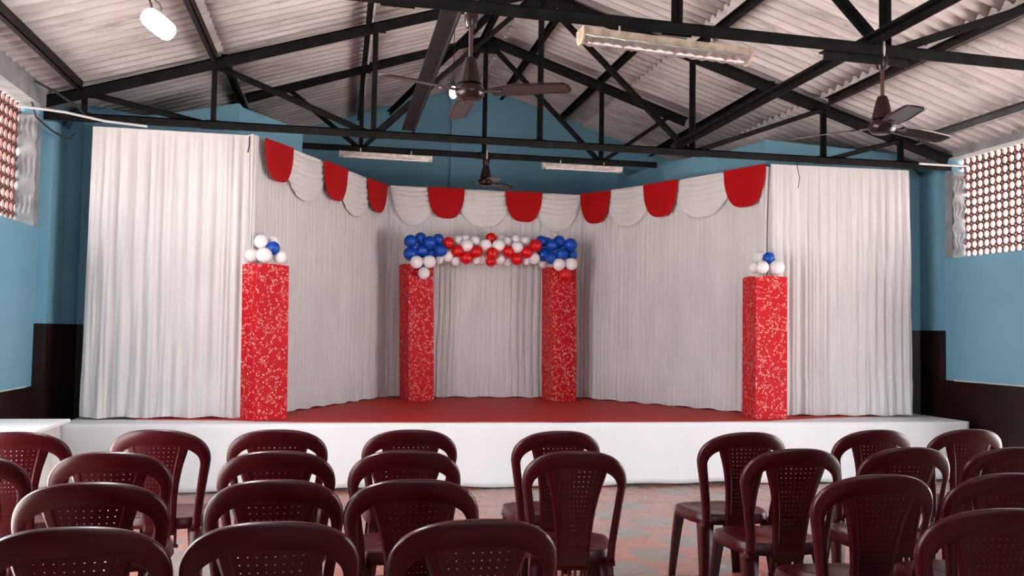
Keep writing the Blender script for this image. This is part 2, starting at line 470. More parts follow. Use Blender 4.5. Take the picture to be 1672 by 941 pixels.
# purlins and ties
def purlin(x, ya, yb, mat, label, w=.05, h=.085):
    z = roofz(x) - h/2 - .05
    mb = MB().angle((x, ya, z), (x, yb, z), w, h, .008)
    mb.box((x - w/2, ya, z - h/2), (x + w/2, yb, z - h/2 + .008))
    o = mb.build('roof_purlin', mat); tag(o, label, 'purlin', 'roof purlins'); return o
for x, ya, yb, mat, lab in [
    (-2.30, Y0, 8.48, 'purlin_brown', 'dark purlin low on the left roof slope, close to the left lattice'),
    (-1.17, Y0, 8.50, 'purlin_brown', 'dark purlin crossing the left roof slope beside the lit lamp'),
    (-1.10, 8.62, 12.4, 'steel_black', 'purlin behind the stage truss on the left slope, above the left curtain'),
    (.22, Y0, 12.4, 'steel_black', 'purlin high on the left roof slope, left of the hanging fan rod'),
    (1.55, Y0, 12.4, 'steel_black', 'left one of the two black purlins at the ridge'),
    (2.20, Y0, 12.4, 'steel_black', 'right one of the two black purlins at the ridge'),
    (3.06, 8.62, 12.4, 'steel_black', 'purlin on the right slope crossing behind the near tube light'),
    (3.50, Y0, 8.5, 'steel_black', 'purlin on the right slope starting above the near tube light'),
    (4.42, 8.62, 12.4, 'steel_black', 'purlin low on the right slope behind the stage truss'),
    (4.97, Y0, 8.5, 'purlin_brown', 'purlin on the right slope passing behind the right fan rod'),
    (6.06, Y0, 8.56, 'purlin_grey', 'grey purlin lowest on the right slope, above the right lattice')]:
    purlin(x, ya, yb, M[mat], lab)
def tie(a, b, w, h, lab):
    o = MB().angle(a, b, w, h, .010).build('tie_beam', M['steel_black'])
    o.data.materials[0] = M['tie_grey'] if w > .08 else M['steel_black']
    tag(o, lab, 'tie beam', 'tie beams between the trusses')
tie((.64, Y0, 3.36), (.62, 8.66, 3.345), .115, .05, 'wide tie beam running back beside the left ceiling fan rod')
tie((3.36, Y0, 3.36), (3.34, 8.66, 3.345), .075, .06, 'slim tie beam running back beside the right ceiling fan rod')
# loose bracing bars under the roof behind the stage truss
def brace(a, b, lab):
    o = MB().angle(a, b, .05, .06, .008).build('brace_bar', M['steel_black']); tag(o, lab, 'brace bar')
brace((1.45, 9.0, 4.68), (.62, 12.4, 4.42), 'black bracing bar slanting under the ridge above the left tube light')

# ------------------------------------------------------------------ stage
st = thing('stage', 'low stage wrapped in shiny white cloth across the hall end', 'stage', (2.04, 8.2, 0))
ZS = .592
SX0, SX1, SY0 = -2.25, 6.33, 8.125
OUTL = [(SX0,8.131), (SX1,8.131), (SX1,8.95), (6.12,9.04), (4.54,9.06), (4.34,9.97), (3.94,10.73), (3.84,11.85), (3.84,12.48), (-1.45,12.48), (-1.15,11.05), (-.33,10.2), (-.93,9.22), (SX0,9.22)]
cxm, cym = 2.0, 10.2
MB().slab([(x + (.03 if x < cxm else -.03), y + (.025 if y < cym else -.02), 0) for x, y in OUTL], (0,0,ZS-.03)).build('platform', M['plywood_dark'], st)
MB().slab([(x, y, ZS-.03) for x, y in OUTL], (0,0,.03)).build('deck', M['skirt'], st)
sk = MB()
def fsk(u, v):
    x = SX0 + (SX1-SX0)*u
    z = .018 + .010*math.sin(2.3*x) + .008*math.sin(7*x+1) + (ZS + .001 - .018)*v if v < 1 else ZS + .001
    y = SY0 + .004*math.sin(5*x + 3*v) + .003*math.sin(13*x - 4*v) - .006*(1-v)
    return (x, y, z)
sk.grid(fsk, 220, 12)
sk.grid(lambda u, v: (SX1 + .001 + .003*math.sin(9*u), SY0 + u*1.0, .02 + (ZS-.019)*v), 12, 4)
sk.grid(lambda u, v: (SX0 - .001 - .003*math.sin(9*u), SY0 + u*.8, .02 + (ZS-.019)*v), 12, 4)
sk.build('skirt', M['skirt'], st, smooth='all', solid=.003)
cp = [(-1.75,8.50), (-.95,8.40), (-.35,8.23), (.6,8.185), (2.0,8.175), (3.4,8.18), (4.15,8.23), (4.4,8.34), (4.95,8.53), (5.7,8.70), (5.7,9.0), (4.3,9.6), (3.3,11.3), (.5,11.3), (-.6,9.6), (-1.75,8.9)]
c = MB().slab([(x, y, ZS+.002) for x, y in cp], (0,0,.007)).build('carpet', M['carpet'])
tag(c, 'red carpet covering the top of the stage', 'carpet')
# rucked edge of the carpet
rk = MB()
rk.grid(lambda u, v: (1.98 + .34*u, 8.135 + .07*v, ZS + .006 + .012*math.sin(PI*u)*math.sin(PI*(.2+.8*v))), 14, 6)
r_ = rk.build('edge_ruck', M['carpet'], None, smooth='all', solid=.004); r_.parent = c

# ------------------------------------------------------------------ curtains
def pleat_profile(L, lo, hi, rng, sharp):
    edges = [0.0]
    while edges[-1] < L: edges.append(edges[-1] + rng.uniform(lo, hi))
    amps = [rng.uniform(.45, 1.0) for _ in edges]
    def h(s):
        s = max(0, min(L - 1e-6, s)); i = 0
        a, b = 0, len(edges) - 1
        while b - a > 1:
            m_ = (a + b)//2
            if edges[m_] <= s: a = m_
            else: b = m_
        t = (s - edges[a])/(edges[a+1] - edges[a])
        return amps[a]*(math.sin(PI*t)**sharp)
    return h
def curtain(label, A, B, z0, z1, lo, hi, amp, seed, step, shear=0, sharp=.8, seam=.95, group='white backdrop curtains', tail=None):
    rng = random.Random(seed)
    A = Vector((*A, 0)); B = Vector((*B, 0)); L = (B-A).length; d = (B-A)/L
    n = Vector((d.y, -d.x, 0))          # towards the hall
    h1 = pleat_profile(L+.3, lo, hi, rng, sharp); h2 = pleat_profile(L+.3, lo*.45, hi*.5, rng, 1.0)
    ph = [rng.uniform(0, 6) for _ in range(4)]
    root = thing('curtain', label, 'curtain', (A + (B-A)*.5 + Vector((0,0,z0))), group)
    nu = int(L/step); nv = 46
    def fn(u, v):
        vv = v; z = z0 + (z1 - z0)*vv
        s = L*u
        wob = .012*math.sin(2.2*vv*3 + ph[0] + 3*s)*(1-vv) + .006*math.sin(9*vv + ph[1] + 5*s)
        k = (.30 + .70*min(1, (1-vv)*2.2)) if vv < .965 else .12
        off = amp*k*h1(s + wob) + amp*.38*k*h2(s - wob*.7)
        if z < seam: off += .010
        hem = max(0, 1 - (z - z0)/.10)
        off += .012*hem*math.sin(23*s + ph[2])
        zz = z + hem*.010*math.sin(17*s + ph[3]) if vv > 0 else z + .007 + .007*math.sin(17*s + ph[3])
        p = A + d*(s + shear*(1-vv)*(u-.5)) + n*off
        return (p.x, p.y, zz)
    mb = MB(); mb.grid(fn, nu, nv)
    mb.build('cloth', M['curtain'], root, smooth='all', fix=False)
    hd = MB().tube([A + Vector((0,0,z1-.012)) - n*.012, B + Vector((0,0,z1-.012)) - n*.012], .014)
    hd.build('rod', M['pvc_white'], root, smooth=True)
    if tail:
        mbt = MB()
        for (s0, w, zb) in tail:
            def ft(u, v, s0=s0, w=w, zb=zb):
                z = z1 - (z1 - zb)*v
                s = s0 + (u-.5)*w*(1 - .45*math.sin(PI*min(1, v*1.1))*.8)
                o_ = .028 + .014*abs(math.sin(u*9 + v*2)) + .016*math.sin(PI*u)
                p = A + d*s + n*o_
                return (p.x, p.y, z)
            mbt.grid(ft, 26, 30)
        mbt.build('gathered_tail', M['curtain'], root, smooth='all', fix=False)
    return root
ZC = 3.225
curtain('white flat curtain at the far left of the stage', (-2.19,8.53), (-.815,8.54), ZS+.012, 3.20, .085, .15, .050, 11, .007, shear=.03)
curtain('white slanting curtain forming the left side of the stage backdrop', (-.83,8.47), (.57,11.15), ZS+.012, 3.19, .05, .085, .028, 12, .0065, tail=[(.03,.13,.62)])
curtain('white middle curtain at the back of the stage behind the arch', (.57,11.15), (3.07,11.15), ZS+.012, 3.205, .05, .10, .026, 13, .007)
curtain('white slanting curtain forming the right side of the stage backdrop', (3.07,11.15), (4.49,8.74), ZS+.012, 3.225, .05, .09, .028, 14, .0065, tail=[(2.70,.13,1.4)])
curtain('white flat curtain at the far right of the stage', (4.46,8.72), (6.03,8.65), ZS+.012, 3.245, .075, .13, .042, 15, .007, shear=.02)

# ------------------------------------------------------------------ swags of the valance
def swag(kind, label, A, B, s0, s1, zt0, zt1, depth, front):
    A = Vector((*A,0)); B = Vector((*B,0)); d = (B-A).normalized(); n = Vector((d.y, -d.x, 0)); L = (B-A).length
    a, b = s0*L, s1*L; w = b - a; mid = (a+b)/2
    mb = MB(); nu, nv = 44, 40
    rng = random.Random(label); p0, p1 = rng.uniform(0,6), rng.uniform(0,6)
    def fn(i, j):
        x = 2*i - 1                      # -1..1 across
        if kind == 'red':
            dep = depth*max(0, 1-abs(x)**2.9)**.5*(1 + .03*x)
        else:
            dep = depth*max(0, 1-abs(x)**2.3)**.62
        zt = zt0 + (zt1-zt0)*i
        z = zt - dep*j
        s = mid + x*w/2
        r = math.sqrt(x*x*.9 + j*j)      # arcs of the drape
        if kind == 'red':
            o = .014*math.sin(PI*(x+1)/2)*math.sin(PI*min(1, j*.9+.1)) + .0022*math.sin(x*70 + 2*j + p0)
        else:
            side = .25 + .75*abs(x)**1.2
            o = .03*math.sin(PI*(x+1)/2)*math.sin(PI*min(1, j*.85+.15)) + .012*side*math.sin(j*dep/depth*50 + p0 + 4*abs(x)) + .004*math.sin(j*17 + p1)
            if j > .93: o += .006
        p = A + d*s + n*(front + o)
        return (p.x, p.y, z)
    mb.grid(fn, nu, nv)
    o = mb.build('red_swag' if kind == 'red' else 'white_swag', M['swag_red' if kind == 'red' else 'swag_white'], smooth='all', solid=.004, fix=False)
    tag(o, label, 'swag', 'red swags of the valance' if kind == 'red' else 'white swags of the valance')
LA, LB = (-.83,8.47), (.57,11.15); RA, RB = (3.07,11.15), (4.49,8.74)
BA, BB = (.57,11.15), (3.07,11.15)
RF, WF = .075, .062
swag('red', 'red swag at the left end of the valance, beside the flat left curtain', LA, LB, .045, .215, 3.19, 3.195, .37, RF)
swag('red', 'red swag second from the left, on the slanting left curtain', LA, LB, .418, .60, 3.195, 3.195, .385, RF)
swag('red', 'narrow looking red swag in the left back corner of the valance', LA, LB, .765, .945, 3.19, 3.195, .37, RF)
swag('red', 'red swag above the left half of the balloon arch', BA, BB, .196, .382, 3.21, 3.21, .385, RF)
swag('red', 'red swag above the middle of the balloon arch', BA, BB, .588, .780, 3.205, 3.205, .385, RF)
swag('red', 'red swag in the right back corner of the valance', RA, RB, .01, .195, 3.21, 3.205, .395, RF)
swag('red', 'red swag second from the right, on the slanting right curtain', RA, RB, .385, .570, 3.21, 3.22, .41, RF)
swag('red', 'red swag at the right end of the valance, beside the flat right curtain', RA, RB, .795, .985, 3.235, 3.25, .43, RF)
swag('white', 'white swag at the left, between the first two red swags', LA, LB, .17, .46, 3.195, 3.195, .475, WF-.03)
swag('white', 'white swag on the left, between the second and third red swags', LA, LB, .55, .83, 3.195, 3.195, .49, WF-.03)
swag('white', 'brightly lit white swag just right of the left back corner', BA, BB, .012, .245, 3.21, 3.21, .48, WF-.03)
swag('white', 'white swag above the middle of the arch, between two red swags', BA, BB, .335, .635, 3.21, 3.205, .475, WF-.03)
swag('white', 'white swag just left of the right back corner', BA, BB, .735, .985, 3.205, 3.205, .49, WF-.03)
swag('white', 'white swag right of the right back corner on the slanting curtain', RA, RB, .15, .43, 3.205, 3.21, .475, WF-.03)
swag('white', 'white swag on the right, between the last two red swags', RA, RB, .53, .84, 3.215, 3.235, .475, WF-.03)

# ------------------------------------------------------------------ wrapped pillars
def pillar(label, cx, cy, w, d_, th, h, seed, lean=0):
    rng = random.Random(seed)
    t = thing('wrapped_pillar', label, 'pillar', (cx, cy, ZS+.009), 'red floral pillars on the stage')
    c, s = math.cos(th), math.sin(th)
    def P(u, v, z):
        return (cx + c*u - s*v + lean*(z - ZS)/h, cy + s*u + c*v, z)
    mb = MB(); cor = [(0,0), (w,0), (w,d_), (0,d_)]
    zb = ZS + .009
    for (ua, va), (ub, vb) in zip(cor, cor[1:] + cor[:1]):
        nx, ny = (vb-va), -(ub-ua); l_ = math.hypot(nx, ny); nx /= l_; ny /= l_
        def fn(i, j, ua=ua, va=va, ub=ub, vb=vb, nx=nx, ny=ny):
            e = .006*math.sin(PI*i)*math.sin(5*j + seed) + .003*math.sin(PI*i)*math.sin(13*j + 2*seed)
            top = .010*math.sin(PI*i*1.0)*(1 if j > .99 else 0)
            return P(ua+(ub-ua)*i + nx*e, va+(vb-va)*i + ny*e, zb + h*j + top)
        mb.grid(fn, 6, 40)
    mb.build('wrapped_sides', M['floral'], t, smooth=True)
    MB().add([P(.002,.002,zb+h-.004), P(w-.002,.002,zb+h-.004), P(w-.002,d_-.002,zb+h-.004), P(.002,d_-.002,zb+h-.004)], [(0,1,2,3)]).build('top_flap', M['floral'], t, solid=.004)
    return t
R = math.radians
pillar('red floral wrapped pillar at the front left of the stage', -.684, 8.29, .335, .24, R(40), 1.395, 1, -.022)
pillar('red floral wrapped pillar at the front right of the stage', 4.125, 8.385, .335, .33, R(-2), 1.425, 2)
pillar('red floral wrapped pillar under the left end of the balloon arch', .844, 10.56, .315, .315, R(16), 1.605, 3, -.042)
pillar('red floral wrapped pillar under the right end of the balloon arch', 2.565, 10.605, .325, .32, R(9), 1.62, 4, -.020)

BALLOONS = [
    ('w', 0.892, 10.500, 2.224, 0.0717, 'back left pillar balloons', 'white balloon, left of the pair under the blue cluster on the back left pillar'),
    ('w', 1.043, 10.500, 2.235, 0.0719, 'back left pillar balloons', 'white balloon, right of the pair under the blue cluster on the back left pillar'),
    ('w', 0.981, 10.500, 2.095, 0.0667, 'back left pillar balloons', 'single white balloon hanging lowest against the front of the back left pillar'),
    ('b', 0.990, 10.580, 2.186, 0.0470, 'back left pillar balloons', 'small blue balloon between the three white balloons on the back left pillar'),
    ('b', 0.823, 10.550, 2.472, 0.0741, 'back left pillar balloons', 'blue balloon at the upper left corner of the cluster on the back left pillar'),
    ('b', 1.046, 10.550, 2.463, 0.0759, 'back left pillar balloons', 'blue balloon, third along the top of the cluster on the back left pillar'),
    ('b', 0.962, 10.620, 2.372, 0.0799, 'back left pillar balloons', 'blue balloon in the middle of the cluster on the back left pillar'),
    ('b', 1.179, 10.550, 2.376, 0.0710, 'back left pillar balloons', 'blue balloon at the lower right corner of the cluster on the back left pillar'),
    ('b', 0.944, 10.610, 2.516, 0.0675, 'back left pillar balloons', 'blue balloon at the very top of the cluster on the back left pillar'),
    ('b', 1.153, 10.610, 2.510, 0.0655, 'back left pillar balloons', 'blue balloon at the upper right corner of the cluster on the back left pillar'),
    ('b', 0.825, 10.600, 2.329, 0.0781, 'back left pillar balloons', 'blue balloon at the lower left corner of the cluster on the back left pillar'),
    ('b', 1.090, 10.670, 2.351, 0.0694, 'back left pillar balloons', 'half hidden blue balloon behind the white pair on the back left pillar'),
    ('w', 1.170, 10.650, 2.270, 0.0511, 'back left pillar balloons', 'small white balloon peeping out behind the right edge of the back left pillar'),
    ('w', 2.619, 10.540, 2.254, 0.0719, 'back right pillar balloons', 'white balloon, left of the pair under the blue cluster on the back right pillar'),
    ('w', 2.770, 10.540, 2.263, 0.0721, 'back right pillar balloons', 'white balloon, right of the pair under the blue cluster on the back right pillar'),
    ('r', 2.700, 10.540, 2.131, 0.0713, 'back right pillar balloons', 'red balloon lying against the red front of the back right pillar'),
    ('b', 2.726, 10.620, 2.215, 0.0412, 'back right pillar balloons', 'small blue balloon between the white pair on the back right pillar'),
    ('b', 2.535, 10.600, 2.334, 0.0715, 'back right pillar balloons', 'blue balloon at the bottom edge of the cluster on the back right pillar'),
    ('b', 2.661, 10.590, 2.384, 0.0746, 'back right pillar balloons', 'blue balloon in the middle of the cluster on the back right pillar'),
    ('b', 2.547, 10.640, 2.493, 0.0741, 'back right pillar balloons', 'blue balloon left of centre in the upper row on the back right pillar'),
    ('b', 2.655, 10.700, 2.546, 0.0724, 'back right pillar balloons', 'topmost blue balloon of the cluster on the back right pillar'),
    ('b', 2.783, 10.640, 2.508, 0.0789, 'back right pillar balloons', 'blue balloon at the upper right corner of the cluster on the back right pillar'),
    ('b', 2.469, 10.710, 2.381, 0.0804, 'back right pillar balloons', 'blue balloon at the lower left corner of the cluster on the back right pillar'),
    ('b', 2.426, 10.690, 2.542, 0.0675, 'back right pillar balloons', 'blue balloon at the upper left corner of the cluster on the back right pillar'),
    ('b', 2.815, 10.690, 2.384, 0.0664, 'back right pillar balloons', 'blue balloon at the lower right corner of the cluster on the back right pillar'),
    ('b', 2.517, 10.770, 2.540, 0.0621, 'back right pillar balloons', 'half hidden blue balloon, second along the top of the cluster on the back right pillar'),
    ('w', 2.462, 10.750, 2.271, 0.0490, 'back right pillar balloons', 'small white balloon peeping out behind the left edge of the back right pillar'),
    ('r', 1.275, 10.600, 2.472, 0.0678, 'garland balloons', 'red balloon at the upper left end of the garland, touching the left blue cluster'),
    ('r', 1.387, 10.600, 2.380, 0.0701, 'garland balloons', "red balloon on the left arm of the garland's left red V"),
    ('r', 1.494, 10.600, 2.302, 0.0731, 'garland balloons', "red balloon at the point of the garland's left red V"),
    ('r', 1.610, 10.600, 2.381, 0.0718, 'garland balloons', "red balloon on the right arm of the garland's left red V"),
    ('r', 1.805, 10.600, 2.362, 0.0750, 'garland balloons', 'red balloon in the middle of the garland between two white ones'),
    ('r', 1.998, 10.600, 2.392, 0.0701, 'garland balloons', "red balloon on the left arm of the garland's right red V"),
    ('r', 2.107, 10.600, 2.307, 0.0695, 'garland balloons', "red balloon at the point of the garland's right red V"),
    ('r', 2.229, 10.600, 2.394, 0.0704, 'garland balloons', "red balloon on the right arm of the garland's right red V"),
    ('r', 2.336, 10.600, 2.476, 0.0743, 'garland balloons', 'red balloon at the upper right end of the garland, touching the right blue cluster'),
    ('w', 1.498, 10.600, 2.450, 0.0695, 'garland balloons', "white balloon nestled inside the garland's left red V"),
    ('w', 1.735, 10.660, 2.464, 0.0739, 'garland balloons', 'white balloon just below left of the topmost red balloon'),
    ('w', 1.888, 10.620, 2.465, 0.0738, 'garland balloons', 'white balloon just below right of the topmost red balloon'),
    ('w', 2.109, 10.600, 2.453, 0.0681, 'garland balloons', "white balloon nestled inside the garland's right red V"),
    ('r', 1.808, 10.720, 2.555, 0.0670, 'garland balloons', 'red balloon standing topmost at the middle of the garland'),
    ('r', 1.805, 10.690, 2.276, 0.0623, 'garland balloons', 'red balloon hanging lowest at the middle of the garland'),
    ('w', 1.274, 10.650, 2.322, 0.0673, 'garland balloons', 'white balloon at the lower left end of the garland under a red one'),
    ('w', 1.719, 10.770, 2.315, 0.0701, 'garland balloons', 'white balloon left of the red pair at the bottom middle of the garland'),
    ('w', 2.333, 10.650, 2.326, 0.0671, 'garland balloons', 'white balloon at the lower right end of the garland under a red one'),
    ('w', 1.380, 10.700, 2.277, 0.0619, 'garland balloons', 'white balloon below the left arm of the left red V'),
    ('w', 1.622, 10.700, 2.293, 0.0577, 'garland balloons', 'white balloon below the right arm of the left red V'),
    ('w', 1.924, 10.700, 2.309, 0.0625, 'garland balloons', 'white balloon right of the red pair at the bottom middle of the garland'),
    ('w', 2.017, 10.750, 2.284, 0.0554, 'garland balloons', 'small white balloon lowest between the middle and the right red V'),
    ('w', 2.238, 10.710, 2.306, 0.0584, 'garland balloons', 'white balloon below the right arm of the right red V'),
    ('w', 1.403, 10.700, 2.512, 0.0605, 'garland balloons', 'white balloon first along the back top row of the garland'),
    ('w', 1.605, 10.700, 2.512, 0.0651, 'garland balloons', 'white balloon third along the back top row, left of the topmost red'),
    ('w', 1.998, 10.700, 2.519, 0.0626, 'garland balloons', 'white balloon fifth along the back top row of the garland'),
    ('w', 2.227, 10.700, 2.538, 0.0629, 'garland balloons', 'white balloon last along the back top row, left of the right blue cluster'),
    ('w', 1.499, 10.750, 2.535, 0.0564, 'garland balloons', 'white balloon second along the back top row of the garland'),
    ('w', 1.934, 10.780, 2.558, 0.0570, 'garland balloons', 'white balloon fourth along the back top row, right of the topmost red'),
    ('w', 2.119, 10.750, 2.554, 0.0600, 'garland balloons', 'white balloon sixth along the back top row of the garland'),
    ('w', -0.662, 8.360, 2.080, 0.0674, 'front left pillar balloons', 'large white balloon at the front of the cluster on the front left pillar'),
    ('b', -0.592, 8.420, 2.152, 0.0591, 'front left pillar balloons', 'only blue balloon in the cluster on the front left pillar'),
    ('w', -0.696, 8.410, 2.206, 0.0606, 'front left pillar balloons', 'topmost white balloon of the cluster on the front left pillar'),
    ('w', -0.772, 8.410, 2.079, 0.0599, 'front left pillar balloons', 'white balloon at the left end of the cluster on the front left pillar'),
    ('w', -0.526, 8.470, 2.080, 0.0607, 'front left pillar balloons', 'white balloon at the right end of the cluster on the front left pillar'),
    ('w', -0.599, 8.510, 2.221, 0.0508, 'front left pillar balloons', 'white balloon half hidden behind the blue one on the front left pillar'),
    ('w', 4.229, 8.460, 2.126, 0.0636, 'front right pillar balloons', 'white balloon at the front middle of the cluster on the front right pillar'),
    ('w', 4.390, 8.460, 2.128, 0.0750, 'front right pillar balloons', 'large white balloon at the right end of the cluster on the front right pillar'),
    ('b', 4.326, 8.510, 2.226, 0.0597, 'front right pillar balloons', 'only blue balloon in the cluster on the front right pillar'),
    ('w', 4.200, 8.570, 2.129, 0.0586, 'front right pillar balloons', 'white balloon at the left end of the cluster on the front right pillar'),
    ('w', 4.296, 8.620, 2.239, 0.0667, 'front right pillar balloons', 'white balloon half hidden behind the blue one on the front right pillar'),
]

# ------------------------------------------------------------------ balloons
def balloon_mesh(mat):
    mb = MB(); prof = []
    N = 22
    for i in range(N+1):
        a = PI*i/N
        r = math.sin(a); z = math.cos(a)
        if z < 0: z *= 1.10; r *= 1 - .10*abs(z)**2
        prof.append((max(r, .004), z))
    prof = prof[::-1]
    mb.lathe([(.004,-1.24), (.10,-1.24), (.085,-1.20), (.035,-1.15), (.06,-1.11)] + prof[1:], 32)
    o = mb.build('balloon', mat, smooth='all'); me = o.data
    bpy.data.objects.remove(o); return me
BM = {'w': balloon_mesh(M['bal_w']), 'b': balloon_mesh(M['bal_b']), 'r': balloon_mesh(M['bal_r'])}
rb = random.Random(5)
CEN = {}
for c, x, y, z, r, g, lab in BALLOONS:
    CEN.setdefault(g, []).append(Vector((x, y, z)))
CEN = {g: sum(v, Vector())/len(v) for g, v in CEN.items()}
for c, x, y, z, r, g, lab in BALLOONS:
    o = bpy.data.objects.new('balloon', BM[c]); COL.objects.link(o)
    o.location = (x, y, z); r *= 1.05; o.scale = (r, r, r)
    dirn = (CEN[g] - Vector((x, y, z))) + Vector((0,.10,0))      # knots point into the cluster
    if g == 'garland balloons': dirn = Vector((rb.uniform(-.2,.2), .5, rb.uniform(-.1,.1)))
    o.rotation_euler = dirn.to_track_quat('-Z', 'Y').to_euler()
    tag(o, lab, 'balloon', g)
gs = MB().tube([(.97 + 1.76*i/24, 10.72 + .0*i, 2.40 - .03*math.sin(PI*i/24)) for i in range(25)], .004, 6)
gs.tube([(.97, 10.72, 2.40), (.97, 10.72, 2.19)], .004, 6); gs.tube([(2.73, 10.72, 2.40), (2.73, 10.72, 2.21)], .004, 6)
tag(gs.build('garland_string', M['string']), 'thin string of the balloon garland tied between the two back pillars', 'string')

# ------------------------------------------------------------------ ceiling fans
def make_fan(loc, rod, az, label, blade_r=.60):
    t = thing('ceiling_fan', label, 'ceiling fan', loc, 'brown ceiling fans hanging from the trusses', az)
    b = dict(parent=t, world=False)
    MB().tube([(0,0,.10), (0,0,.10+rod)], .0125, 12).build('down_rod', M['fan_rod'], smooth=True, **b)
    MB().lathe([(.012,.20), (.030,.20), (.040,.17), (.062,.075), (.068,.05), (.02,.05)], 28).build('cover_cone', M['fan_brown'], smooth=True, **b)
    MB().lathe([(.008,-.048), (.045,-.046), (.066,-.038), (.082,-.018), (.088,.006), (.080,.028), (.060,.046), (.02,.056)], 36).build('motor', M['fan_brown'], smooth=True, **b)
    MB().lathe([(.012,.10+rod-.09), (.030,.10+rod-.09), (.040,.10+rod-.05), (.040,.10+rod-.015), (.014,.10+rod)], 20).build('canopy', M['fan_brown'], smooth=True, **b)
    hk = MB()
    for s in (-1, 1):
        hk.tube([(s*.018,0,.10+rod-.05), (s*.040,0,.10+rod+.03), (s*.030,0,.10+rod+.085)], .009, 8)
    hk.build('hook_clamp', M['white_metal'], smooth=True, **b)
    for k in range(3):
        a = 2*PI*k/3; ca, sa = math.cos(a), math.sin(a)
        mb = MB()
        def fb(i, j):
            x = .13 + (blade_r-.13)*i
            wd = .052 + .020*min(1, i*3) - .012*i
            if i > .93: wd *= 1 - .5*((i-.93)/.07)**2
            y = (j-.5)*2*wd; z = -.004 - y*.20 - .012*i*i
            return (x*ca - y*sa, x*sa + y*ca, z)
        mb.grid(fb, 20, 6)
        bl = mb.build('blade', M['fan_brown'], smooth='all', solid=.004, **b)
        br = MB()
        br.bar((.07*ca, .07*sa, .0), (.20*ca, .20*sa, -.006), .045, .006)
        br.build('blade_bracket', M['fan_brown'], bl, world=False)
    return t
make_fan((.717, 5.075, 2.80), .37, R(-30), 'brown ceiling fan hanging nearest the hall centre from the near truss')
make_fan((3.445, 5.215, 2.795), .37, R(-105), 'brown ceiling fan on the right, hanging from the near truss')
make_fan((1.645, 10.2, 3.155), .18, R(-82), 'small looking dark ceiling fan over the middle of the stage', .44)

# ------------------------------------------------------------------ light fittings
def tube_fitting(label, A, B, h, w, body, group='white tube light fittings under the trusses'):
    A = Vector(A); B = Vector(B); d = (B-A).normalized(); n = Vector((d.y, -d.x, 0)).normalized(); L = (B-A).length
    t = thing('tube_light', label, 'tube light', (A+B)/2, group)
    up = Vector((0,0,1))
    def pt(s, a, z): return A + d*s + n*a + up*z
    mb = MB()                                           # channel body
    mb.slab([pt(0,-w*.5,0), pt(0,w*.5,0), pt(0,w*.5,-h*.55), pt(0,-w*.5,-h*.55)], d*L)
    o = mb.build('housing', body, t, bevel=.003)
    rf = MB()                                           # crimped tin reflector below
    rng = random.Random(label)
    def fr(i, j):
        a = (j-.5)*w*1.05
        z = -h*.55 - h*.45*math.sin(PI*j) + .0035*math.sin(i*L*95)*math.sin(PI*j) + .002*math.sin(i*L*37+2)
        q = pt(i*L, a, z); return tuple(q)
    rf.grid(fr, 150, 10)
    rf.build('reflector', M['mirror_tin'] if body is M['cream_metal'] else M['white_metal'], t, smooth='all', solid=.002)
    for s in (0, L):
        e = MB(); k = -.012 if s == 0 else .0
        e.slab([pt(s+k, -w*.55, .004), pt(s+k, w*.55, .004), pt(s+k, w*.55, -h*.62), pt(s+k, w*.22, -h*1.02), pt(s+k, -w*.22, -h*1.02), pt(s+k, -w*.55, -h*.62)], d*.012)
        e.build('end_cap', body, t)
    tb = MB().tube([pt(.03, w*.18, -h*.86), pt(L-.03, w*.18, -h*.86)], .011, 12)
    tb.build('tube', M['tube_glass'], t, smooth=True)
    for s in (L*.22, L*.78):
        MB().tube([pt(s,0,0), pt(s,0,.05)], .006, 8).build('bracket', M['white_metal'], t)
    return t
tube_fitting('yellowed tube light fitting with crimped reflector under the near truss', (1.372, 5.045, 3.212), (2.44, 5.10, 3.183), .088, .13, M['cream_metal'])
tube_fitting('white tube light fitting under the far truss, left of the stage fan', (-.015, 10.14, 3.412), (1.0, 10.16, 3.408), .062, .08, M['white_metal'])
tube_fitting('white tube light fitting under the far truss, right of the stage fan', (2.315, 10.15, 3.402), (3.262, 10.16, 3.402), .062, .08, M['white_metal'])

# lit lamp under the left roof slope
lp = thing('lamp', 'brightly lit white lamp hanging under the left roof slope', 'lamp', (-1.10, 5.62, 3.235))
n_ = -Vector((.22, -.80, -.55)).normalized(); l0 = Vector((.72, 0, -.66)); l0 = (l0 - n_*l0.dot(n_)).normalized()
E_ = Matrix((l0, n_.cross(l0), n_)).transposed().to_4x4()
def lm(p): return Vector((-1.10, 5.62, 3.235)) + (E_ @ Vector(p))
mb = MB()
prof = [(math.cos(2*PI*k/28), math.sin(2*PI*k/28)) for k in range(28)]
se = lambda v: math.copysign(abs(v)**.6, v)
mb.slab([lm((.105*se(a), .058*se(b), 0)) for a, b in prof], E_.to_3x3() @ Vector((0,0,.03)))
mb.build('housing', M['white_metal'], lp)
mb = MB()
mb.slab([lm((.100*se(a), .054*se(b), -.001)) for a, b in prof], E_.to_3x3() @ Vector((0,0,-.028)))
mb.build('diffuser', M['led'], lp)['label'] = 'glowing white diffuser'
MB().tube([(-1.12, 5.64, 3.27), (-1.165, 5.64, 3.40), (-1.175, 5.64, 3.60), (-1.175, 5.64, 3.97)], .006, 8).build('hanging_wire', M['cable_black'], lp)
MB().tube([(-1.165, 5.64, 3.42), (-1.10, 5.63, 3.36), (-1.085, 5.62, 3.32)], .006, 8).build('bracket', M['cable_black'], lp)
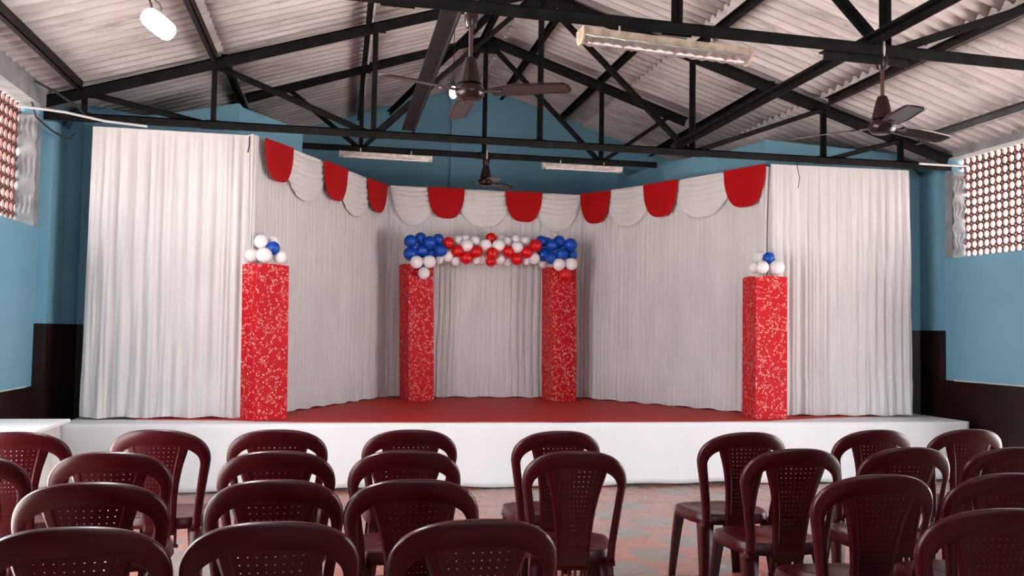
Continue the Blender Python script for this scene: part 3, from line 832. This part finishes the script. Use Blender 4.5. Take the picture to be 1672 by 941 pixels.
# distant lit bulb beside the left fan
bu = thing('light_bulb', 'small lit bulb shining just left of the ceiling fan motor', 'light bulb', (1.10, 9.0, 3.856))
mb = MB().lathe([(.004,-.062), (.022,-.055), (.036,-.03), (.040,-.005), (.032,.03), (.018,.055), (.016,.06)], 20, (1.10, 9.0, 3.856))
mb.build('glass', M['bulb'], bu, smooth=True)
MB().lathe([(.017,.055), (.021,.06), (.021,.11), (.008,.12)], 16, (1.10, 9.0, 3.856)).build('holder', M['cable_black'], bu, smooth=True)
MB().tube([(1.10, 9.0, 3.97), (1.10, 9.0, 4.60)], .004, 6).build('flex', M['cable_black'], bu)

# ------------------------------------------------------------------ pipes and cables
def run(name, pts, r, mat, label, cat):
    o = MB().tube(pts, r, 8).build(name, mat, smooth=True); tag(o, label, cat)
run('conduit_pipe', [(-2.66, 8.02, 3.23), (-2.45, 8.12, 3.235), (-2.32, 8.18, 3.235), (-2.05, 8.35, 3.215), (-1.72, 8.47, 3.215)], .0105, M['pvc_white'],
    'white conduit pipe running from the left lattice to the stage truss', 'pipe')
run('conduit_pipe', [(6.02, 8.46, 3.285), (6.30, 8.44, 3.28), (6.56, 8.40, 3.275)], .012, M['pvc_white'],
    'white conduit pipe running from the right lattice to the stage truss', 'pipe')
run('cable', [(-2.585, 8.15, 3.30), (-2.57, 8.22, 3.19), (-2.47, 8.36, 3.10), (-2.36, 8.44, 3.05), (-2.33, 8.49, 3.12)], .009, M['cable_black'],
    'black cable drooping from the left lattice to the pilaster', 'cable')
run('cable', [(-2.55, 8.10, 3.47), (-2.40, 8.20, 3.40), (-2.28, 8.33, 3.33), (-2.22, 8.45, 3.26)], .010, M['cable_black'],
    'dark cable looping down from the left roof edge to the truss end', 'cable')
run('hanging_cord', [(4.68, 8.60, 3.30), (4.685, 8.585, 3.20), (4.70, 8.57, 3.08), (4.69, 8.58, 2.98)], .004, M['cable_black'],
    'thin dark cord hanging over the right flat curtain top', 'cord')
run('curtain_hook', [(-.83, 8.435, 3.17), (-.83, 8.432, 3.08), (-.84, 8.432, 3.02)], .006, M['cable_black'],
    'small dark hook at the inner top corner of the flat left curtain', 'hook')

# ------------------------------------------------------------------ white table at the left
tb = thing('table', 'white cloth-skirted table against the left wall beside the stage', 'table', (-2.2, 6.57, 0))
TX0, TX1, TY0, TY1, TZ = -2.56, -1.855, 6.19, 6.95, .75
MB().box((TX0, TY0, TZ-.028), (TX1, TY1, TZ)).build('table_top', M['table_white'], tb, bevel=.006)
mb = MB()
per = [(TX1-.06, TY1-.05), (TX1-.06, TY0+.05), (TX0+.05, TY0+.05)]
seg = [((TX1-.06, TY1-.05), (TX1-.06, TY0+.05)), ((TX1-.06, TY0+.05), (TX0+.05, TY0+.05))]
for (xa, ya), (xb, yb) in seg:
    l_ = math.hypot(xb-xa, yb-ya); nx, ny = -(yb-ya)/l_, (xb-xa)/l_
    def fc(u, v, xa=xa, ya=ya, xb=xb, yb=yb, l_=l_, nx=nx, ny=ny):
        s = u*l_; e = (1-v)*(.022*math.sin(17*s+1) + .014*math.sin(41*s)) + .004
        return (xa+(xb-xa)*u + nx*e, ya+(yb-ya)*u + ny*e, .33 + (TZ-.03-.33)*v + .008*math.sin(15*s)*(1-v))
    mb.grid(fc, 60, 14)
mb.build('cloth_skirt', M['table_cloth'], tb, smooth='all', solid=.003)
for x in (TX0+.06, TX1-.09):
    for y in (TY0+.08, TY1-.08):
        MB().tube([(x, y, 0), (x, y, TZ-.03)], [.020, .026], 12).build('leg', M['table_white'], tb, smooth=True)

# ------------------------------------------------------------------ chairs
CH, CW = .90, .245                     # overall height, half width of the back
def back_y(x, z):
    t = max(0, (z - .40)/.50)
    return -.224 - .110*t**1.15 + .055*(abs(x)/CW)**2.2*min(1, .4 + t)
def se_pt(a, b, zc, n, th):
    c, s = math.cos(th), math.sin(th)
    return (math.copysign(abs(c)**(2/n), c)*a, zc + abs(s)**(2/n)*b)
def interp(tab, z):
    n = len(tab)
    for i in range(n-1):
        z0, w0 = tab[i]; z1, w1 = tab[i+1]
        if z <= z1 or i == n-2:
            t = max(0, min(1, (z - z0)/(z1 - z0)))
            za, wa = tab[max(0, i-1)]; zb, wb = tab[min(n-1, i+2)]
            m0 = (w1 - wa)/(z1 - za)*(z1 - z0); m1 = (wb - w0)/(zb - z0)*(z1 - z0)
            return (2*t**3-3*t*t+1)*w0 + (t**3-2*t*t+t)*m0 + (-2*t**3+3*t*t)*w1 + (t**3-t*t)*m1
OUT = [(.385,.198), (.46,.203), (.60,.222), (.74,.245)]
INN = [(.385,.164), (.46,.168), (.60,.186), (.722,.203)]
SPL = [(.365,.078), (.45,.081), (.58,.092), (.70,.115), (.79,.143), (.82,.150), (.85,.150)]

def make_chair():
    t = thing('plastic_chair', 'x', 'chair', (0,0,0), 'maroon plastic chairs facing the stage')
    kw = dict(parent=t, world=False)
    # back frame: an arch with a broad top band and curled rims
    n_side, n_arch, ns = 12, 44, 10
    outer, inner = [], []
    for i in range(n_side):
        z = .385 + (.74-.385)*i/n_side; zi = .385 + (.722-.385)*i/n_side
        outer.append((interp(OUT, z), z)); inner.append((interp(INN, zi), zi))
    for i in range(n_arch+1):
        th = PI/2*i/n_arch
        outer.append(se_pt(.245, CH-.74, .74, 2.45, th)); inner.append(se_pt(.203, .826-.722, .722, 2.3, th))
    outer += [(-x, z) for x, z in outer[:-1][::-1]]; inner += [(-x, z) for x, z in inner[:-1][::-1]]
    mb = MB(); vs = []; nrow = len(outer)
    prof = [(.0, .018), (.012, .007), (.05, .001), (.14, -.002), (.35, -.004), (.60, -.004), (.82, -.002), (.93, .001), (.985, .002), (1.0, .005)]
    for (xo, zo), (xi, zi) in zip(outer, inner):
        for s, d in prof:
            x = xo + (xi-xo)*s; z = zo + (zi-zo)*s
            vs.append((x, back_y(x, z) + d, z))
    k = len(prof)
    fs = [(i*k+j, i*k+j+1, (i+1)*k+j+1, (i+1)*k+j) for i in range(nrow-1) for j in range(k-1)]
    mb.add(vs, fs)
    # rounded feet of the two posts, tucked onto the seat rim
    for s in (-1, 1):
        mb.bar((s*.18, back_y(.18,.40)-.002, .382), (s*.18, back_y(.18,.40)+.03, .392), .040, .020)
    mb.build('back_frame', M['maroon'], smooth=True, solid=.005, **kw)
    # splat with rows of small square holes, recessed panel in the middle
    ncol, nrow_ = 8, 16
    us = [-1.0, -.93, -.80, -.755, -.71]
    cell = 1.34/ncol
    for c in range(ncol):
        a = -.67 + c*cell
        us += [a + cell*.41, a + cell*.59] if c == 0 else [a + cell*.41, a + cell*.59]
    us += [.71, .755, .80, .93, 1.0]
    zs = [.352, .375, .405, .44, .455]
    zc = (.818 - .46)/nrow_
    for r_ in range(nrow_):
        b = .46 + r_*zc
        zs += [b + zc*.42, b + zc*.58]
    zs += [.822, .836]
    holes_u = set(5 + 2*c for c in range(ncol)); holes_z = set(5 + 2*r_ for r_ in range(nrow_))
    vs = []
    for z in zs:
        hw = interp(SPL, z)
        for u in us:
            x = u*hw
            d = .0
            au = abs(u)
            if au > .98: d = .016
            elif au > .9: d = .002
            elif au < .74 and .45 < z < .825: d = .0025
            if z < .375: d += .014
            vs.append((x, back_y(x, z) + .001 + d + (.003 if z > .822 else 0), z))
    nu_ = len(us)
    fs = []
    for j in range(len(zs)-1):
        for i in range(nu_-1):
            if i in holes_u and j in holes_z: continue
            fs.append((j*nu_+i, j*nu_+i+1, (j+1)*nu_+i+1, (j+1)*nu_+i))
    MB().add(vs, fs).build('splat', M['maroon'], smooth=False, solid=.004, **kw)
    # seat: rounded trapezoid, dished, with rolled skirt
    def rim(th, k=1.0):
        c, s = math.cos(th), math.sin(th)
        x = math.copysign(abs(c)**.55, c); y = math.copysign(abs(s)**.55, s)
        hw = .215 + .012*y
        return (x*hw*k, .01 + y*.215*k)
    nth = 56; rings = []
    for k, z in ((.02,.420), (.25,.421), (.5,.424), (.72,.429), (.86,.434), (.94,.437), (.985,.434), (1.0,.426), (1.012,.405), (1.03,.382)):
        ring = []
        for q in range(nth):
            x, y = rim(2*PI*q/nth, k)
            zz = z + (.006 if y > .15 and k > .5 else 0)*(-1) + .0018*math.sin(x*150)*(1 if k < .8 and y > -.1 else 0)
            ring.append((x, y, zz))
        rings.append(ring)
    vs = [p for r_ in rings for p in r_]
    fs = [(i*nth+q, i*nth+(q+1)%nth, (i+1)*nth+(q+1)%nth, (i+1)*nth+q) for i in range(len(rings)-1) for q in range(nth)]
    fs.append(tuple(range(nth)))
    MB().add(vs, fs).build('seat', M['maroon'], smooth=True, solid=.004, **kw)
    # slatted apron below the back of the seat
    ap = MB()
    for i in range(6):
        x = -.075 + .15*i/5
        ap.box((x-.005, -.200, .295), (x+.005, -.180, .385))
    ap.box((-.09, -.198, .285), (.09, -.185, .300))
    ap.build('apron', M['maroon'], **kw)
    # legs: tapering angle section opening inwards
    for sx in (-1, 1):
        for sy in (-1, 1):
            top = Vector((sx*.196, .01 + sy*.185, .405)); bot = Vector((sx*.215, .01 + sy*(.245 if sy < 0 else .225), 0))
            mb = MB(); vs = []; nseg = 10
            for i in range(nseg+1):
                u = i/nseg; p = top.lerp(bot, u**1.0)
                w = .066 - .026*u; r_ = .010
                p = p + Vector((0, sy*.008*math.sin(PI*u), 0))
                for a, b in ((1,0), (r_/w,0), (.2*r_/w,.2*r_/w), (0,r_/w), (0,1)):
                    vs.append((p.x - sx*a*w, p.y - sy*b*w, p.z))
            fs = [(i*5+j, i*5+j+1, (i+1)*5+j+1, (i+1)*5+j) for i in range(nseg) for j in range(4)]
            mb.add(vs, fs).build('leg', M['maroon'], smooth=True, solid=.006, **kw)
    return t
proto = make_chair()
BACK = Vector((0, back_y(0, .9), 0))
ROW = {1: 'row nearest the stage', 2: 'second row from the stage', 3: 'third row from the stage', 4: 'row nearest the camera'}
CHAIRS = [  # row, x and y of the top of the back, yaw in degrees, width factor, what sets it apart
 (4, -.66, 2.49, 3, .99, 'bottom left corner of the picture'),
 (4, -.158, 2.50, 2, .98, 'second from the left'),
 (4, .401, 2.47, 1, 1.0, 'third from the left, beside the aisle'),
 (4, 2.045, 2.45, -3, 1.0, 'alone at the right edge'),
 (3, -.793, 3.19, 2, 1.01, 'leftmost'),
 (3, -.196, 3.19, 1, .97, 'second from the left'),
 (3, .279, 3.16, -1, .98, 'third from the left, beside the aisle'),
 (3, 2.066, 3.11, -2, 1.03, 'first to the right of the aisle'),
 (3, 2.62, 3.10, -2, 1.0, 'cut off by the right edge'),
 (2, -1.45, 3.90, 4, 1.0, 'cut off by the left edge'),
 (2, -.909, 3.95, 3, .99, 'second from the left'),
 (2, -.237, 3.94, 1, 1.01, 'third from the left'),
 (2, .312, 3.93, 0, 1.01, 'fourth from the left'),
 (2, 1.057, 3.86, -7, .96, 'whole back visible by the aisle'),
 (2, 2.135, 3.87, 0, 1.03, 'first to the right of the aisle'),
 (2, 2.73, 3.88, -2, .99, 'second to the right of the aisle'),
 (2, 3.28, 3.85, -2, 1.0, 'cut off by the right edge'),
 (1, -1.515, 4.72, 4, 1.0, 'beside the white table'),
 (1, -.882, 4.79, -6, 1.02, 'second from the left'),
 (1, -.287, 4.77, 0, 1.04, 'third from the left'),
 (1, .398, 4.74, 0, 1.03, 'fourth from the left'),
 (1, 1.181, 4.65, 1, 1.0, 'fifth from the left, left of the aisle'),
 (1, 2.21, 4.55, 2, 1.06, 'first to the right of the aisle'),
 (1, 3.05, 4.64, 0, 1.01, 'second to the right of the aisle'),
 (1, 3.658, 4.65, -3, .98, 'last on the right, near the stage end'),
]
for i, (row, x, y, yaw, wf, where) in enumerate(CHAIRS):
    o = proto if i == 0 else copy_tree(proto)
    a = R(yaw); off = Matrix.Rotation(a, 3, 'Z') @ BACK
    o.location = (x - off.x, y - off.y, 0); o.rotation_euler = (0, 0, a); o.scale = (wf, 1, 1)
    o['label'] = 'maroon chair in the ' + ROW[row] + ', ' + where

# ------------------------------------------------------------------ daylight
w = bpy.data.worlds.new('World'); scene.world = w; w.use_nodes = True
bg = w.node_tree.nodes['Background']; bg.inputs[1].default_value = 1.0
wt = w.node_tree; tc = wt.nodes.new('ShaderNodeTexCoord'); sx = wt.nodes.new('ShaderNodeSeparateXYZ'); rp = wt.nodes.new('ShaderNodeValToRGB')
wt.links.new(tc.outputs['Generated'], sx.inputs[0])
mr = wt.nodes.new('ShaderNodeMapRange'); mr.inputs[1].default_value = -1; mr.inputs[2].default_value = 1
wt.links.new(sx.outputs[2], mr.inputs[0]); wt.links.new(mr.outputs[0], rp.inputs[0])
el = rp.color_ramp.elements               # bright sunlit ground below the horizon, hazy white sky above
el[0].position = .40; el[0].color = (1.0, .86, .80, 1); el[1].position = .53; el[1].color = (.66, .67, .68, 1)
wt.links.new(rp.outputs[0], bg.inputs[0]); bg.inputs[1].default_value = 1.5

# ------------------------------------------------------------------ camera
cam = bpy.data.cameras.new('camera'); co = bpy.data.objects.new('camera', cam); COL.objects.link(co)
a, b, r = R(10.97), R(2.84), R(-.97)
F = Vector((math.sin(a)*math.cos(b), math.cos(a)*math.cos(b), math.sin(b)))
rt = Vector((math.cos(a), -math.sin(a), 0)); up = rt.cross(F)
X = rt*math.cos(r) - up*math.sin(r); U = rt*math.sin(r) + up*math.cos(r)
mw = Matrix((X, U, -F)).transposed().to_4x4(); mw.translation = (0, 0, 1.42)
co.matrix_world = mw
cam.sensor_width = 36; cam.sensor_fit = 'HORIZONTAL'; cam.lens = 1466/1672*36; cam.clip_start = .05
scene.camera = co

scene.view_settings.view_transform = 'Standard'; scene.view_settings.look = 'None'
scene.view_settings.gamma = 1; scene.view_settings.exposure = 3.65
try: scene.view_settings.use_curve_mapping = False
except Exception: pass
try:
    scene.cycles.use_denoising = True
    scene.cycles.max_bounces = 10; scene.cycles.diffuse_bounces = 6; scene.cycles.glossy_bounces = 4
    scene.cycles.sample_clamp_indirect = 8
except Exception: pass
